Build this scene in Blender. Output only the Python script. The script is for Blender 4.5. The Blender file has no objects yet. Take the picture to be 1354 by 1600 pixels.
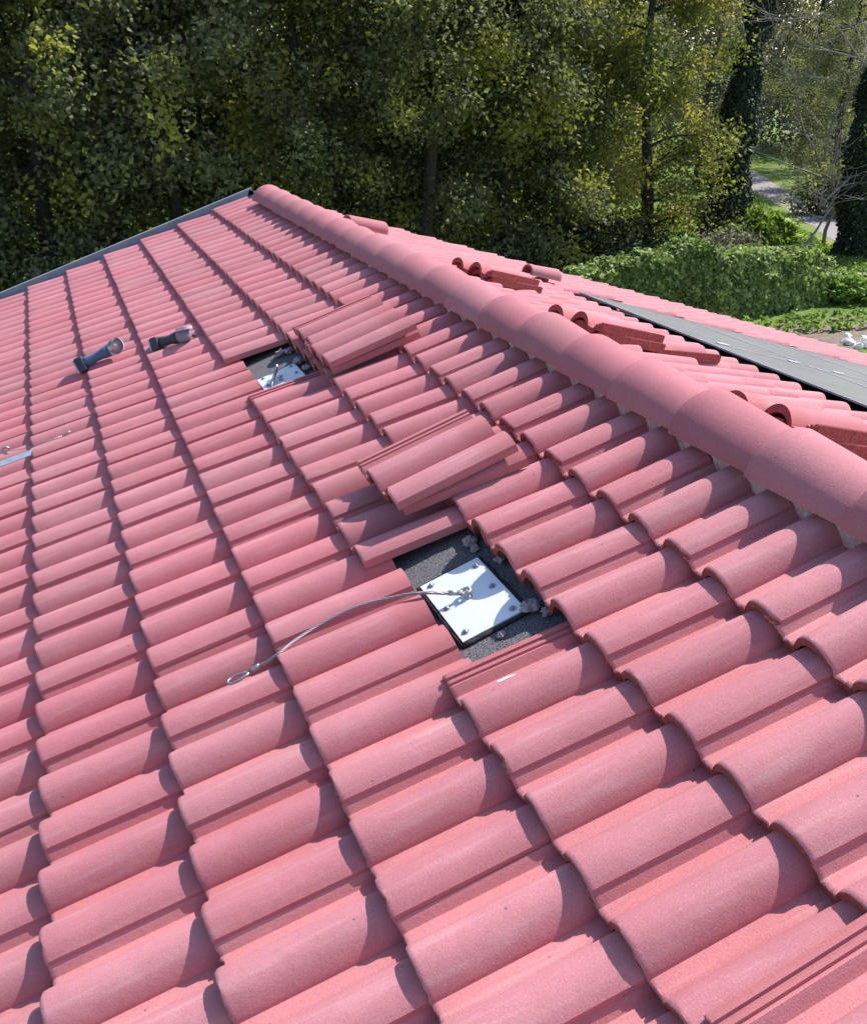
import bpy, bmesh, math, random
import numpy as np
from mathutils import Vector, Matrix, Euler, noise
random.seed(11)
R = math.radians
S = bpy.context.scene
COL = S.collection

# ------------------------------------------------------------------ camera, light, exposure
CAM = Vector((0.810, -1.112, 1.645))
CX = Vector((0.932, -0.361, -0.022)); CD = Vector((-0.172, -0.388, -0.906)); CF = Vector((0.319, 0.848, -0.424))
cd = bpy.data.cameras.new("camera"); cam = bpy.data.objects.new("camera", cd); COL.objects.link(cam)
CF.normalize(); CX = (CX - CX.dot(CF) * CF).normalized(); CU = CX.cross(CF)
cam.matrix_world = Matrix(((CX.x, CU.x, -CF.x, CAM.x), (CX.y, CU.y, -CF.y, CAM.y), (CX.z, CU.z, -CF.z, CAM.z), (0, 0, 0, 1)))
cd.sensor_fit = 'HORIZONTAL'; cd.sensor_width = 36; cd.lens = 39.94; cd.clip_start = 0.05; cd.clip_end = 1000
S.camera = cam
FPX = 1502.1

SUN = Vector((0.752, 0.21, 0.925)).normalized()
elev = math.asin(SUN.z); az = math.atan2(SUN.y, SUN.x)
w = bpy.data.worlds.new("World"); S.world = w; w.use_nodes = True
nt = w.node_tree; bg = nt.nodes["Background"]
sky = nt.nodes.new("ShaderNodeTexSky"); sky.sky_type = 'NISHITA'; sky.sun_disc = False
sky.sun_elevation = elev; sky.sun_rotation = math.pi / 2 - az
nt.links.new(sky.outputs[0], bg.inputs[0]); bg.inputs[1].default_value = 0.14
sl = bpy.data.lights.new("sun", 'SUN'); sl.energy = 4.5; sl.angle = R(0.5); sl.color = (1, 0.955, 0.90)
so = bpy.data.objects.new("sun", sl); COL.objects.link(so)
so.rotation_euler = SUN.to_track_quat('Z', 'Y').to_euler()
S.view_settings.view_transform = 'Standard'; S.view_settings.look = 'None'
S.view_settings.exposure = 0.76; S.view_settings.gamma = 1
S.render.engine = 'CYCLES'
S.cycles.max_bounces = 6; S.cycles.transparent_max_bounces = 6

# ------------------------------------------------------------------ frames of the two slopes
AL = R(17.9); G = 0.29867; W = 0.30; XR = 2.46
ca, sa = math.cos(AL), math.sin(AL)
ML = Matrix(((ca, 0, -sa, 0), (0, 1, 0, 0), (sa, 0, ca, 0), (0, 0, 0, 1)))       # left slope: x up the slope, y to the gable
APEX = ML @ Vector((XR, 0, 0))
# right slope: x up the slope (towards the ridge), y = -Y, z out of the slope
def MRf():
    ux = Vector((-ca, 0, sa)); uy = Vector((0, -1, 0)); uz = Vector((sa, 0, ca))
    return Matrix(((ux.x, uy.x, uz.x, APEX.x), (ux.y, uy.y, uz.y, 0), (ux.z, uy.z, uz.z, APEX.z), (0, 0, 0, 1)))
MR = MRf()
def RP(r, Y, z=0): return MR @ Vector((-r, -Y, z))                                # point on the right slope
GZ = -4.355

def proj(p):
    d = Vector(p) - CAM; f = d.dot(CF)
    if f < 0.05: return None
    return 677 + FPX * d.dot(CX) / f, 800 - FPX * d.dot(CU) / f, f
def inframe(p, m=60):
    q = proj(p)
    return q is not None and -m < q[0] < 1354 + m and -m < q[1] < 1600 + m

# ------------------------------------------------------------------ helpers
def tag(o, label=None, cat=None, group=None, kind=None):
    if label: o['label'] = label
    if cat: o['category'] = cat
    if group: o['group'] = group
    if kind: o['kind'] = kind
    return o
def mkmesh(name, verts, faces, mats=(), smooth=False, fm=None):
    me = bpy.data.meshes.new(name); me.from_pydata([tuple(v) for v in verts], [], faces); me.update()
    for m in mats: me.materials.append(m)
    if smooth: me.polygons.foreach_set('use_smooth', [True] * len(me.polygons))
    if fm: me.polygons.foreach_set('material_index', fm)
    return me
def link(name, me, parent=None, mw=None):
    o = bpy.data.objects.new(name, me); COL.objects.link(o)
    if mw is not None: o.matrix_world = mw
    if parent is not None: o.parent = parent
    return o
def empty(name, mw): 
    o = bpy.data.objects.new(name, None); COL.objects.link(o); o.matrix_world = mw; o.empty_display_size = 0.1
    return o
class MB:
    def __init__(s): s.v = []; s.f = []; s.m = []
    def add(s, vs, fs, mi=0):
        b = len(s.v); s.v += [Vector(v) for v in vs]; s.f += [tuple(i + b for i in f) for f in fs]; s.m += [mi] * len(fs)
    def box(s, lo, hi, mi=0, M=None):
        x0, y0, z0 = lo; x1, y1, z1 = hi
        vs = [Vector(p) for p in ((x0,y0,z0),(x1,y0,z0),(x1,y1,z0),(x0,y1,z0),(x0,y0,z1),(x1,y0,z1),(x1,y1,z1),(x0,y1,z1))]
        if M: vs = [M @ v for v in vs]
        s.add(vs, [(0,3,2,1),(4,5,6,7),(0,1,5,4),(1,2,6,5),(2,3,7,6),(3,0,4,7)], mi)
    def rings(s, rings, mi=0, cap=True, closed=True):
        n = len(rings[0]); vs = [p for r in rings for p in r]; fs = []
        for k in range(len(rings) - 1):
            for i in range(n if closed else n - 1):
                j = (i + 1) % n
                fs.append((k*n+i, k*n+j, (k+1)*n+j, (k+1)*n+i))
        if cap and closed: fs.append(tuple(range(n))[::-1]); fs.append(tuple((len(rings)-1)*n + i for i in range(n)))
        s.add(vs, fs, mi)
    def tube(s, pts, rad, n=8, mi=0, flat=1.0):
        pts = [Vector(p) for p in pts]; rr = rad if isinstance(rad, (list, tuple)) else [rad] * len(pts)
        ref = None; rings = []
        for k, p in enumerate(pts):
            t = (pts[min(k+1, len(pts)-1)] - pts[max(k-1, 0)])
            if t.length < 1e-9: t = Vector((0,0,1))
            t.normalize()
            if ref is None: ref = t.orthogonal().normalized()
            ref = (ref - ref.dot(t) * t)
            ref = ref.normalized() if ref.length > 1e-6 else t.orthogonal().normalized()
            b = t.cross(ref)
            rings.append([p + rr[k] * (math.cos(a) * ref + flat * math.sin(a) * b) for a in [2*math.pi*i/n for i in range(n)]])
        s.rings(rings, mi)
    def lathe(s, prof, M, n=20, mi=0):
        rings = [[M @ Vector((r*math.cos(2*math.pi*i/n), r*math.sin(2*math.pi*i/n), z)) for i in range(n)] for r, z in prof]
        s.rings(rings, mi)
    def mesh(s, name, mats, smooth=False): return mkmesh(name, s.v, s.f, mats, smooth, s.m)
    def obj(s, name, mats, parent=None, mw=None, smooth=False, bevel=0):
        me = s.mesh(name, mats if isinstance(mats, (list, tuple)) else [mats], smooth)
        o = link(name, me, parent, mw)
        if bevel:
            b = o.modifiers.new('b', 'BEVEL'); b.width = bevel; b.segments = 2; b.limit_method = 'ANGLE'
        return o
def frame(o, x, z=None):      # matrix with origin o, local z axis along x-arg
    zz = Vector(x).normalized(); xx = zz.orthogonal().normalized() if z is None else (Vector(z) - Vector(z).dot(zz)*zz).normalized()
    yy = zz.cross(xx)
    return Matrix(((xx.x, yy.x, zz.x, o[0]), (xx.y, yy.y, zz.y, o[1]), (xx.z, yy.z, zz.z, o[2]), (0,0,0,1)))

# ------------------------------------------------------------------ materials
class NT:
    def __init__(s, name):
        s.m = bpy.data.materials.new(name); s.m.use_nodes = True; s.t = s.m.node_tree
        s.b = s.t.nodes["Principled BSDF"]; s.out = s.t.nodes["Material Output"]
    def n(s, typ, **kw):
        o = s.t.nodes.new('ShaderNode' + typ)
        for k, v in kw.items(): setattr(o, k, v)
        return o
    def l(s, a, b): s.t.links.new(a, b)
    def coord(s, w='Object'): return s.n('TexCoord').outputs[w]
    def noise(s, scale, detail=3, rough=.6, co=None, dim='3D'):
        n = s.n('TexNoise'); n.inputs['Scale'].default_value = scale; n.inputs['Detail'].default_value = detail; n.inputs['Roughness'].default_value = rough
        s.l(co if co is not None else s.coord(), n.inputs['Vector']); return n.outputs['Fac']
    def ramp(s, fac, stops):
        r = s.n('ValToRGB'); e = r.color_ramp.elements
        while len(e) < len(stops): e.new(0.5)
        for k, (p, c) in enumerate(stops): e[k].position = p; e[k].color = (*c, 1) if len(c) == 3 else c
        s.l(fac, r.inputs[0]); return r.outputs[0]
    def mix(s, fac, a, b, mode='MIX'):
        m = s.n('Mix', data_type='RGBA', blend_type=mode)
        for v, i in ((fac, 0), (a, 6), (b, 7)):
            if isinstance(v, (int, float)): m.inputs[i].default_value = v
            elif isinstance(v, tuple): m.inputs[i].default_value = (*v, 1)
            else: s.l(v, m.inputs[i])
        return m.outputs[2]
    def math(s, op, a, b=None, clamp=False):
        m = s.n('Math', operation=op, use_clamp=clamp)
        for v, i in ((a, 0), (b, 1)):
            if v is None: continue
            if isinstance(v, (int, float)): m.inputs[i].default_value = v
            else: s.l(v, m.inputs[i])
        return m.outputs[0]
    def bump(s, h, strength, dist):
        b = s.n('Bump'); b.inputs['Strength'].default_value = strength; b.inputs['Distance'].default_value = dist
        s.l(h, b.inputs['Height']); s.l(b.outputs[0], s.b.inputs['Normal'])
    def base(s, c):
        if isinstance(c, tuple): s.b.inputs['Base Color'].default_value = (*c, 1)
        else: s.l(c, s.b.inputs['Base Color'])
    def set(s, rough=.8, metal=0, spec=.5):
        s.b.inputs['Roughness'].default_value = rough; s.b.inputs['Metallic'].default_value = metal; s.b.inputs['Specular IOR Level'].default_value = spec

def concrete_mat(name, top, pan, raw, rough=.82, streak=.28):
    t = NT(name); co = t.coord()
    rnd = t.n('ObjectInfo').outputs['Random']
    add = t.n('VectorMath', operation='ADD'); t.l(co, add.inputs[0])
    sc = t.n('VectorMath', operation='SCALE'); sc.inputs[0].default_value = (37, 23, 11); t.l(rnd, sc.inputs['Scale']); t.l(sc.outputs[0], add.inputs[1])
    cv = add.outputs[0]
    att = t.n('Attribute', attribute_name='zone'); sep = t.n('SeparateColor'); t.l(att.outputs['Color'], sep.inputs[0])
    hgt, head = sep.outputs[0], sep.outputs[1]
    c = t.mix(hgt, pan, top)
    big = t.noise(9, 4, .65, cv); c = t.mix(t.math('MULTIPLY', t.ramp(big, [(.40, (0,0,0)), (.70, (1,1,1))]), .30), c, tuple(min(1, x*1.28+.012) for x in top))
    fine = t.noise(260, 2, .7, cv); c = t.mix(t.ramp(fine, [(.36, (.24,.24,.24)), (.52, (0,0,0))]), c, tuple(x*.55 for x in top))
    fine2 = t.noise(420, 1, .5, cv); c = t.mix(t.ramp(fine2, [(.62, (0,0,0)), (.74, (.25,.25,.25))]), c, (.78, .50, .52))
    vo = t.n('TexVoronoi'); vo.inputs['Scale'].default_value = 26; t.l(cv, vo.inputs['Vector'])
    sp = t.math('MULTIPLY', t.ramp(vo.outputs['Distance'], [(.045, (1,1,1)), (.075, (0,0,0))]), t.ramp(t.noise(7, 2, .5, cv), [(.55, (0,0,0)), (.62, (.8,.8,.8))]))
    c = t.mix(sp, c, (.13, .055, .05))
    mp = t.n('Mapping'); mp.inputs['Scale'].default_value = (3, 40, 20); t.l(cv, mp.inputs[0])
    c = t.mix(t.math('MULTIPLY', t.ramp(t.noise(1.0, 3, .6, mp.outputs[0]), [(.52, (0,0,0)), (.75, (1,1,1))]), streak), c, (.62, .40, .40))
    st = t.noise(2.3, 4, .65); c = t.mix(t.math('MULTIPLY', t.ramp(st, [(.5, (0,0,0)), (.75, (1,1,1))]), .22), c, (.33, .13, .14))
    c = t.mix(t.math('MULTIPLY', head, .70), c, raw)
    # a slight difference in firing / pigment from piece to piece
    hs = t.n('HueSaturation'); t.l(c, hs.inputs['Color'])
    mr = t.n('MapRange'); mr.inputs[3].default_value = .91; mr.inputs[4].default_value = 1.06; t.l(rnd, mr.inputs[0]); t.l(mr.outputs[0], hs.inputs['Value'])
    mr2 = t.n('MapRange'); mr2.inputs[3].default_value = .95; mr2.inputs[4].default_value = 1.05
    t.l(t.math('FRACT', t.math('MULTIPLY', rnd, 7.31)), mr2.inputs[0]); t.l(mr2.outputs[0], hs.inputs['Saturation'])
    t.base(hs.outputs[0]); t.set(rough, 0, .3)
    h = t.math('ADD', t.math('MULTIPLY', t.noise(330, 3, .75, cv), 1.0), t.math('MULTIPLY', t.noise(60, 3, .6, cv), .8))
    t.bump(h, .42, .0020)
    return t.m
TOP = (.435, .160, .185); PAN = (.495, .174, .188); RAW = (.43, .135, .145)
M_TILE = concrete_mat('red_concrete', TOP, PAN, RAW)
def rough_mat(name, c1, c2, scale=60, bump=.6, dist=.003, rough=.9, metal=0, spec=.3):
    t = NT(name); n = t.noise(scale, 4, .7); t.base(t.ramp(n, [(.35, c1), (.65, c2)])); t.set(rough, metal, spec)
    t.bump(t.noise(scale*2.5, 4, .7), bump, dist); return t.m
M_RAW = rough_mat('raw_concrete_edge', (.24, .060, .055), (.40, .110, .100), 90, .9, .004)
M_RIDGE = concrete_mat('red_ridge_concrete', (.375, .135, .158), (.375, .135, .158), RAW, .82, .0)
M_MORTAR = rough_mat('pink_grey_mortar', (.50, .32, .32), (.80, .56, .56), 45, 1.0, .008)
M_LUMP = rough_mat('grey_mortar_lump', (.22, .175, .195), (.38, .31, .34), 60, .8, .004)
def membrane():
    t = NT('granular_roofing_felt'); n = t.noise(420, 2, .8); n2 = t.noise(14, 3, .6)
    c = t.ramp(n, [(.40, (.020, .024, .045)), (.50, (.065, .068, .095)), (.62, (.30, .275, .265))])
    c = t.mix(t.math('MULTIPLY', n2, .15), c, (.16, .14, .13)); t.base(c); t.set(.95, 0, .2); t.bump(n, .8, .002); return t.m
M_FELT = membrane()
M_BLACK = rough_mat('black_sealant', (.010, .010, .012), (.03, .03, .033), 120, .8, .003, .6)
def galv(name='galvanised_steel', c1=(.62, .68, .74), c2=(.68, .74, .80)):
    t = NT(name); v = t.n('TexVoronoi'); v.inputs['Scale'].default_value = 60; t.l(t.coord(), v.inputs['Vector'])
    t.base(t.mix(v.outputs['Color'], c1, c2)); t.set(.55, .25, .5); t.bump(t.noise(80, 2), .05, .001)
    n = t.noise(30, 3); t.l(t.ramp(n, [(.3, (.42,)*3), (.7, (.62,)*3)]), t.b.inputs['Roughness']); return t.m
M_GALV = galv()
M_BOLT = rough_mat('zinc_bolt', (.26, .27, .30), (.42, .43, .45), 200, .1, .001, .4, .8)
def cable_mat():
    t = NT('twisted_steel_wire'); wv = t.n('TexWave', wave_type='BANDS', bands_direction='DIAGONAL'); wv.inputs['Scale'].default_value = 90
    t.l(t.coord(), wv.inputs['Vector']); t.base(t.ramp(wv.outputs['Fac'], [(.2, (.20, .165, .185)), (.6, (.33, .28, .31))])); t.set(.5, .25); t.bump(wv.outputs['Fac'], .6, .002); return t.m
M_CABLE = cable_mat()
M_FLASH = rough_mat('slate_blue_flashing', (.032, .042, .085), (.045, .055, .10), 8, .05, .002, .5, .1)
M_FLASHTOP = rough_mat('pale_grey_metal_edge', (.24, .27, .31), (.32, .35, .38), 12, .05, .002, .45, .3)
M_WALL = rough_mat('cream_render', (.62, .54, .42), (.72, .64, .52), 25, .4, .004)
def panel_mat():
    t = NT('solar_glass'); co = t.coord(); n = t.noise(3.5, 4, .6, co)
    c = t.ramp(n, [(.3, (.155, .152, .156)), (.7, (.205, .200, .196))])
    d = t.noise(170, 2, .6, co); c = t.mix(t.ramp(d, [(.66, (0,0,0)), (.72, (.5,.5,.5))]), c, (.35, .34, .33))
    t.base(c); t.set(.34, 0, .5); return t.m
M_PV = panel_mat()
M_PVF = rough_mat('anodised_panel_frame', (.36, .36, .37), (.46, .46, .47), 30, .05, .001, .4, .6)
M_CLAMP = rough_mat('bright_aluminium', (.70, .71, .72), (.80, .80, .80), 40, .05, .001, .35, .6)
def plain(name, c, rough=.5, metal=0): 
    return rough_mat(name, tuple(x*.85 for x in c), tuple(min(1, x*1.12) for x in c), 35, .12, .001, rough, metal)
M_TOOLBLUE = plain('dusty_blue_tool_plastic', (.06, .11, .20), .5)
M_TOOLDARK = plain('dusty_dark_tool_rubber', (.045, .050, .070), .6)
M_TOOLGREY = plain('dusty_grey_housing', (.46, .44, .49), .6)
M_TOOLWORN = plain('worn_dark_metal', (.20, .19, .23), .5)
M_DISC = plain('brown_abrasive_disc', (.28, .20, .20), .8)
M_DISCC = plain('dusty_disc_label', (.48, .36, .38), .7)
M_WHITE = plain('white_plaster', (.80, .76, .74), .8)

def leaf_mat(name, dark, mid, light, patch=None, trans=.42, pscale=.55):
    t = NT(name); geo = t.n('NewGeometry'); rnd = geo.outputs['Random Per Island']
    co = t.coord(); big = t.noise(pscale, 2, .5, co)
    c = t.ramp(t.math('ADD', t.math('MULTIPLY', rnd, .62), t.math('MULTIPLY', big, .38)), [(.12, dark), (.52, mid), (.9, light)])
    if patch:
        p = t.noise(pscale*.8, 2, .5, t.coord()); c = t.mix(t.ramp(p, [(.53, (0,0,0)), (.62, (.8,.8,.8))]), c, patch)
    t.base(c); t.set(.6, 0, .22)
    tr = t.n('BsdfTranslucent'); tc = t.mix(1.0, c, (1.15, 1.35, .55), 'MULTIPLY'); t.l(tc, tr.inputs[0])
    mx = t.n('MixShader'); mx.inputs[0].default_value = trans; t.l(t.b.outputs[0], mx.inputs[1]); t.l(tr.outputs[0], mx.inputs[2]); t.l(mx.outputs[0], t.out.inputs[0])
    return t.m
M_LEAF = leaf_mat('dark_maple_leaves', (.075, .082, .040), (.150, .158, .078), (.30, .29, .17), (.42, .38, .09))  # yellow clump tone, also sunlit spots painted into the leaf colour
M_LEAF2 = leaf_mat('yellowing_leaves', (.10, .11, .040), (.20, .205, .065), (.42, .40, .11), (.42, .32, .09))
M_IVY = leaf_mat('dark_ivy_leaves', (.014, .026, .018), (.028, .045, .028), (.060, .085, .045), None, .15)
M_VINE = leaf_mat('glossy_green_creeper', (.080, .125, .035), (.20, .26, .075), (.46, .52, .20), None, .3)
M_GARDEN = leaf_mat('bright_garden_leaves', (.09, .16, .03), (.16, .25, .05), (.30, .38, .10), None, .4)
M_FAR = leaf_mat('hazed_olive_brown_twigs', (.17, .155, .13), (.25, .23, .18), (.36, .34, .26), (.30, .26, .26), .3, .15)  # paled towards purple-grey, distance haze painted into the twig colour
M_OLIVE = leaf_mat('thin_olive_leaves', (.14, .13, .08), (.22, .21, .12), (.36, .34, .19), (.30, .27, .22), .4)
M_BUSH = leaf_mat('sunlit_bush_leaves', (.08, .13, .03), (.14, .20, .04), (.28, .30, .06), None, .5)
M_GRASS = leaf_mat('fresh_grass_blades', (.13, .20, .035), (.20, .29, .055), (.32, .40, .10), None, .35)
M_BARK = rough_mat('dark_bark', (.035, .030, .026), (.085, .072, .060), 14, 1, .03)
M_PALEBARK = rough_mat('pale_grey_bark', (.20, .18, .17), (.34, .30, .29), 20, .6, .01)

# ------------------------------------------------------------------ roof tile
TL = 0.372; TH = 0.024; TILT = 0.028 / G
def prof(y):                         # height of the surface across the tile, y = distance from the near seam
    s = 1 - y / W
    if y > W:                        # interlocking strip under the neighbour
        u = (y - W)
        z = -0.0185 + .40 * u
        if 0.008 < u < 0.0145 or 0.0215 < u < 0.028: z += 0.0058
        return z
    for c, hw, dz in ((-.145, .205, -.0125), (.335, .183, 0), (.850, .200, 0)):
        d = abs(s - c) / hw
        if d < 1: return max(-0.032, -0.032 + dz + 0.052 * (1 - d ** 2.2) ** .78)
    if .115 < s < .165 or .60 < s < .66: return -0.0285
    # pans have a shallow crease where they meet the roll
    return -0.032 + 0.0025 * max(0, math.cos((s - .09) * 2 * math.pi / .5)) * 0
def ysamples(y0, y1):
    out = []
    for c, hw in ((-.145, .205), (.335, .183), (.850, .200)):
        for k in range(-9, 10):
            s = c + hw * math.sin(k / 9 * math.pi / 2)
            out.append(W * (1 - s))
    out += [W * (1 - s) for s in (.02, .055, .085, .112, .118, .14, .162, .51, .55, .597, .603, .63, 1.0, .003)]
    ys = sorted(set(round(y, 5) for y in out if -1e-6 <= y <= W - .0055))
    ys.append(W - .0055)
    if y1 > W:
        for u in (.0, .0075, .0085, .014, .015, .021, .022, .0275, .0285, .036): ys.append(W + u)
    ys = [y for y in ys if y0 - 1e-6 <= y <= y1 + 1e-6]
    if ys[0] > y0 + 1e-4: ys.insert(0, y0)
    if ys[-1] < y1 - 1e-4: ys.append(y1)
    return ys
def tile_geo(seed, length=TL, y0=0, y1=W + .036, x0=0, chips=0):
    rr = random.Random(seed); ys = ysamples(y0, y1); n = len(ys)
    xs = [0, .003, .010, .06, .15, .24] + ([.268, .283, .298, .315] if length > .32 else []) ; xs = [x for x in xs if x < length - .004] + [length]
    xs = [x0 + x * (length - x0) / length if x0 else x for x in xs]
    off = Vector((rr.random() * 50, rr.random() * 50, 0)); V = []; Z = []
    chip = [(rr.uniform(y0, y1), rr.uniform(.005, .016), rr.uniform(.004, .013)) for _ in range(chips)]
    for k, x in enumerate(xs):
        for y in ys:
            z = prof(y); h = min(1, max(0, (z + .032) / .05)) if y <= W else 0
            dx = 0
            if k <= 2:               # hand-struck, slightly ragged front edge, rougher in the pans
                wgt = (1, .8, .3)[k]
                dx = wgt * (noise.noise(off + Vector((y * 160, 0, 0))) * (.0014 + .0028 * (1 - h)) + noise.noise(off + Vector((y * 25, 3, 0))) * .002)
                for cy, cw_, cdp in chip:
                    if abs(y - cy) < cw_: dx += wgt * cdp * (1 - abs(y - cy) / cw_)
            zz = z - TILT * (x) - (.0035 if k == 0 else .0008 if k == 1 else 0)
            zz += noise.noise(off + Vector((x * 14, y * 14, 5))) * .0006
            V.append((x + dx, y, zz)); Z.append((h, 1.0 if y > W else min(1, max(0, (x - .268 - .012 * noise.noise(off + Vector((y * 20, 9, 0)))) / .035)), 0, 1))
    m = len(V)
    nx = len(xs)
    for k, x in enumerate(xs):
        for y in ys:
            z = prof(y) if y <= W else -0.030
            th = TH if y <= W else .010
            t2 = min(y - y0, .012) / .012
            V.append((V[k*n + ys.index(y)][0] + (.0012 if k == 0 else 0), y, min(z, .03) - TILT * x - th - (0 if k else .001))); Z.append((0, 1.0, 0, 1))
    F = []; fm = []
    for k in range(nx - 1):
        for i in range(n - 1):
            F.append((k*n+i, (k+1)*n+i, (k+1)*n+i+1, k*n+i+1)); fm.append(0)
            F.append((m+k*n+i, m+k*n+i+1, m+(k+1)*n+i+1, m+(k+1)*n+i)); fm.append(1)
    for i in range(n - 1):
        F.append((i, i+1, m+i+1, m+i)); fm.append(1)
        a = (nx-1)*n + i; F.append((a+1, a, m+a, m+a+1)); fm.append(1)
    for k in range(nx - 1):
        a, b = k*n, (k+1)*n; F.append((b, a, m+a, m+b)); fm.append(0)
        a, b = k*n+n-1, (k+1)*n+n-1; F.append((a, b, m+b, m+a)); fm.append(1)
    return V, F, fm, Z
def tile_mesh(name, *a, **k):
    V, F, fm, Z = tile_geo(*a, **k)
    # lugs under the head
    me = mkmesh(name, V, F, [M_TILE, M_RAW], False, fm)
    ca_ = me.color_attributes.new('zone', 'FLOAT_COLOR', 'POINT'); ca_.data.foreach_set('color', [c for z in Z for c in z])
    me.polygons.foreach_set('use_smooth', [True] * len(me.polygons))
    me.set_sharp_from_angle(angle=R(38))
    return me
TM = [tile_mesh('roof_tile', 100 + k, chips=(0, 1, 0, 2, 1, 3, 0, 1)[k]) for k in range(8)]
TMcut = [tile_mesh('roof_tile', 200 + k, length=.286, chips=k % 2) for k in range(4)]
TMhalf = [tile_mesh('roof_tile', 300 + k, y0=0, y1=W/2) for k in range(2)]
TMhalfcut = [tile_mesh('roof_tile', 310, length=.286, y0=0, y1=W/2)]
TMrcut = [tile_mesh('roof_tile', 400 + k, length=.30) for k in range(2)]

ORD = ['zeroth','first','second','third','fourth','fifth','sixth','seventh','eighth','ninth','tenth','eleventh','twelfth','thirteenth','fourteenth','fifteenth','sixteenth','seventeenth','eighteenth','nineteenth','twentieth','twenty-first','twenty-second','twenty-third','twenty-fourth','twenty-fifth','twenty-sixth','twenty-seventh','twenty-eighth','twenty-ninth','thirtieth','thirty-first']
tiles = []     # (matrix, mesh, label, group, size-in-photo)
GL = 'red tiles laid in courses on the near slope'
GRT = 'red tiles laid in courses on the far slope'
rj = random.Random(5)
def jit(): 
    return Matrix.Translation((rj.uniform(-.0016, .0016), rj.uniform(-.0004, .0004), rj.uniform(-.0004, .0012))) @ Euler((rj.gauss(0, .0035), rj.gauss(0, .0025), rj.gauss(0, .0036))).to_matrix().to_4x4()
HOLES = {(5, 1.5), (5, 2.5), (5, 8.5), (5, 9.5)}
CN = {7: 'top course under the ridge', 6: 'second course below the ridge', 5: 'third course below the ridge', 4: 'fourth course below the ridge',
      3: 'fifth course below the ridge', 2: 'sixth course below the ridge', 1: 'seventh course below the ridge', 0: 'eighth course below the ridge',
      -1: 'ninth course below the ridge', -2: 'tenth course below the ridge'}
for i in range(-3, 8):
    odd = i % 2
    n0 = -6 + (.5 if odd else 0); k = 0
    seams = []
    n = n0
    while n < 22.4: seams.append(n); n += 1
    for n in seams[::-1]:
        k += 1
        half = (not odd) and n == 22
        if (i, n) in HOLES: continue
        if i == 7: me = TMhalfcut[0] if half else TMcut[rj.randrange(4)]
        else: me = TMhalf[rj.randrange(2)] if half else TM[rj.randrange(8)]
        M = ML @ Matrix.Translation((i * G, n * W, 0)) @ jit()
        if i == 7: M = M @ Euler((0, R(-3), 0)).to_matrix().to_4x4()   # bedded up on the ridge mortar
        c = ML @ Vector(((i + .5) * G, (n + .5) * W, 0))
        extra = 'red double-roll tile'
        if half: extra = 'narrow half-width red tile'
        if i == 5 and n == .5: extra = 'red tile with bared ribs'
        if i == 5 and n == 7.5: extra = 'red tile with bared ribs'
        if i == 4 and n in (2, ): extra = 'red tile with bared head'
        lab = '%s, %s from the gable in the %s' % (extra, ORD[k] if k < len(ORD) else 'last', CN.get(i, 'lowest courses'))
        q = proj(c)
        vis = inframe(c, 130) and i >= 0
        tiles.append((M, me, lab, GL, (1 / q[2] ** 2) if (vis and q) else 0))
R0 = 1.56
RC = ['sixth', 'fifth', 'fourth', 'third', 'second', 'topmost', 'ridge']
for k in range(-22, 5):
    off = 0 if k % 2 == 0 else .5
    m = 0
    Ys = []
    Y = 6.75 + (off * W if off else 0)
    r = R0 - k * G
    ymin = -.6 if k >= 0 else 4.86
    cnt = 0
    while Y - W > ymin - .02:
        cnt += 1
        half = False
        yy = Y
        me = TM[rj.randrange(8)] if k < 4 else TMrcut[rj.randrange(2)]
        if off and cnt == 1: 
            yy = 6.75 ; me = TMhalf[rj.randrange(2)] if k < 4 else TMrcut[0]
        c = RP(r - G/2, yy - W/2, 0)
        # the ones whose far edge would stick out over the verge are halves
        M = MR @ Matrix.Translation((-r, -yy, 0)) @ jit()
        cn = {4: 'top', 3: 'second', 2: 'third', 1: 'fourth', 0: 'fifth'}.get(k)
        q = proj(c)
        if k >= 0:
            lab = 'sunlit pink-red tile beyond the ridge, %s from the far verge in the %s course' % (ORD[cnt], cn)
            tiles.append((M, me, lab, GRT, (.25 / q[2] ** 2) if (q and inframe(c, 40)) else 0))
        else:
            tiles.append((M, me, '', '', 0))
        Y -= W
order = sorted([t for t in tiles if t[4] > 0], key=lambda t: -t[4])
IND = order[:286]; ids = set(id(t) for t in IND)
for M, me, lab, grp, _ in IND:
    o = link('roof_tile', me, None, M); tag(o, lab, 'roof tile', grp, 'thing')
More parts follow.
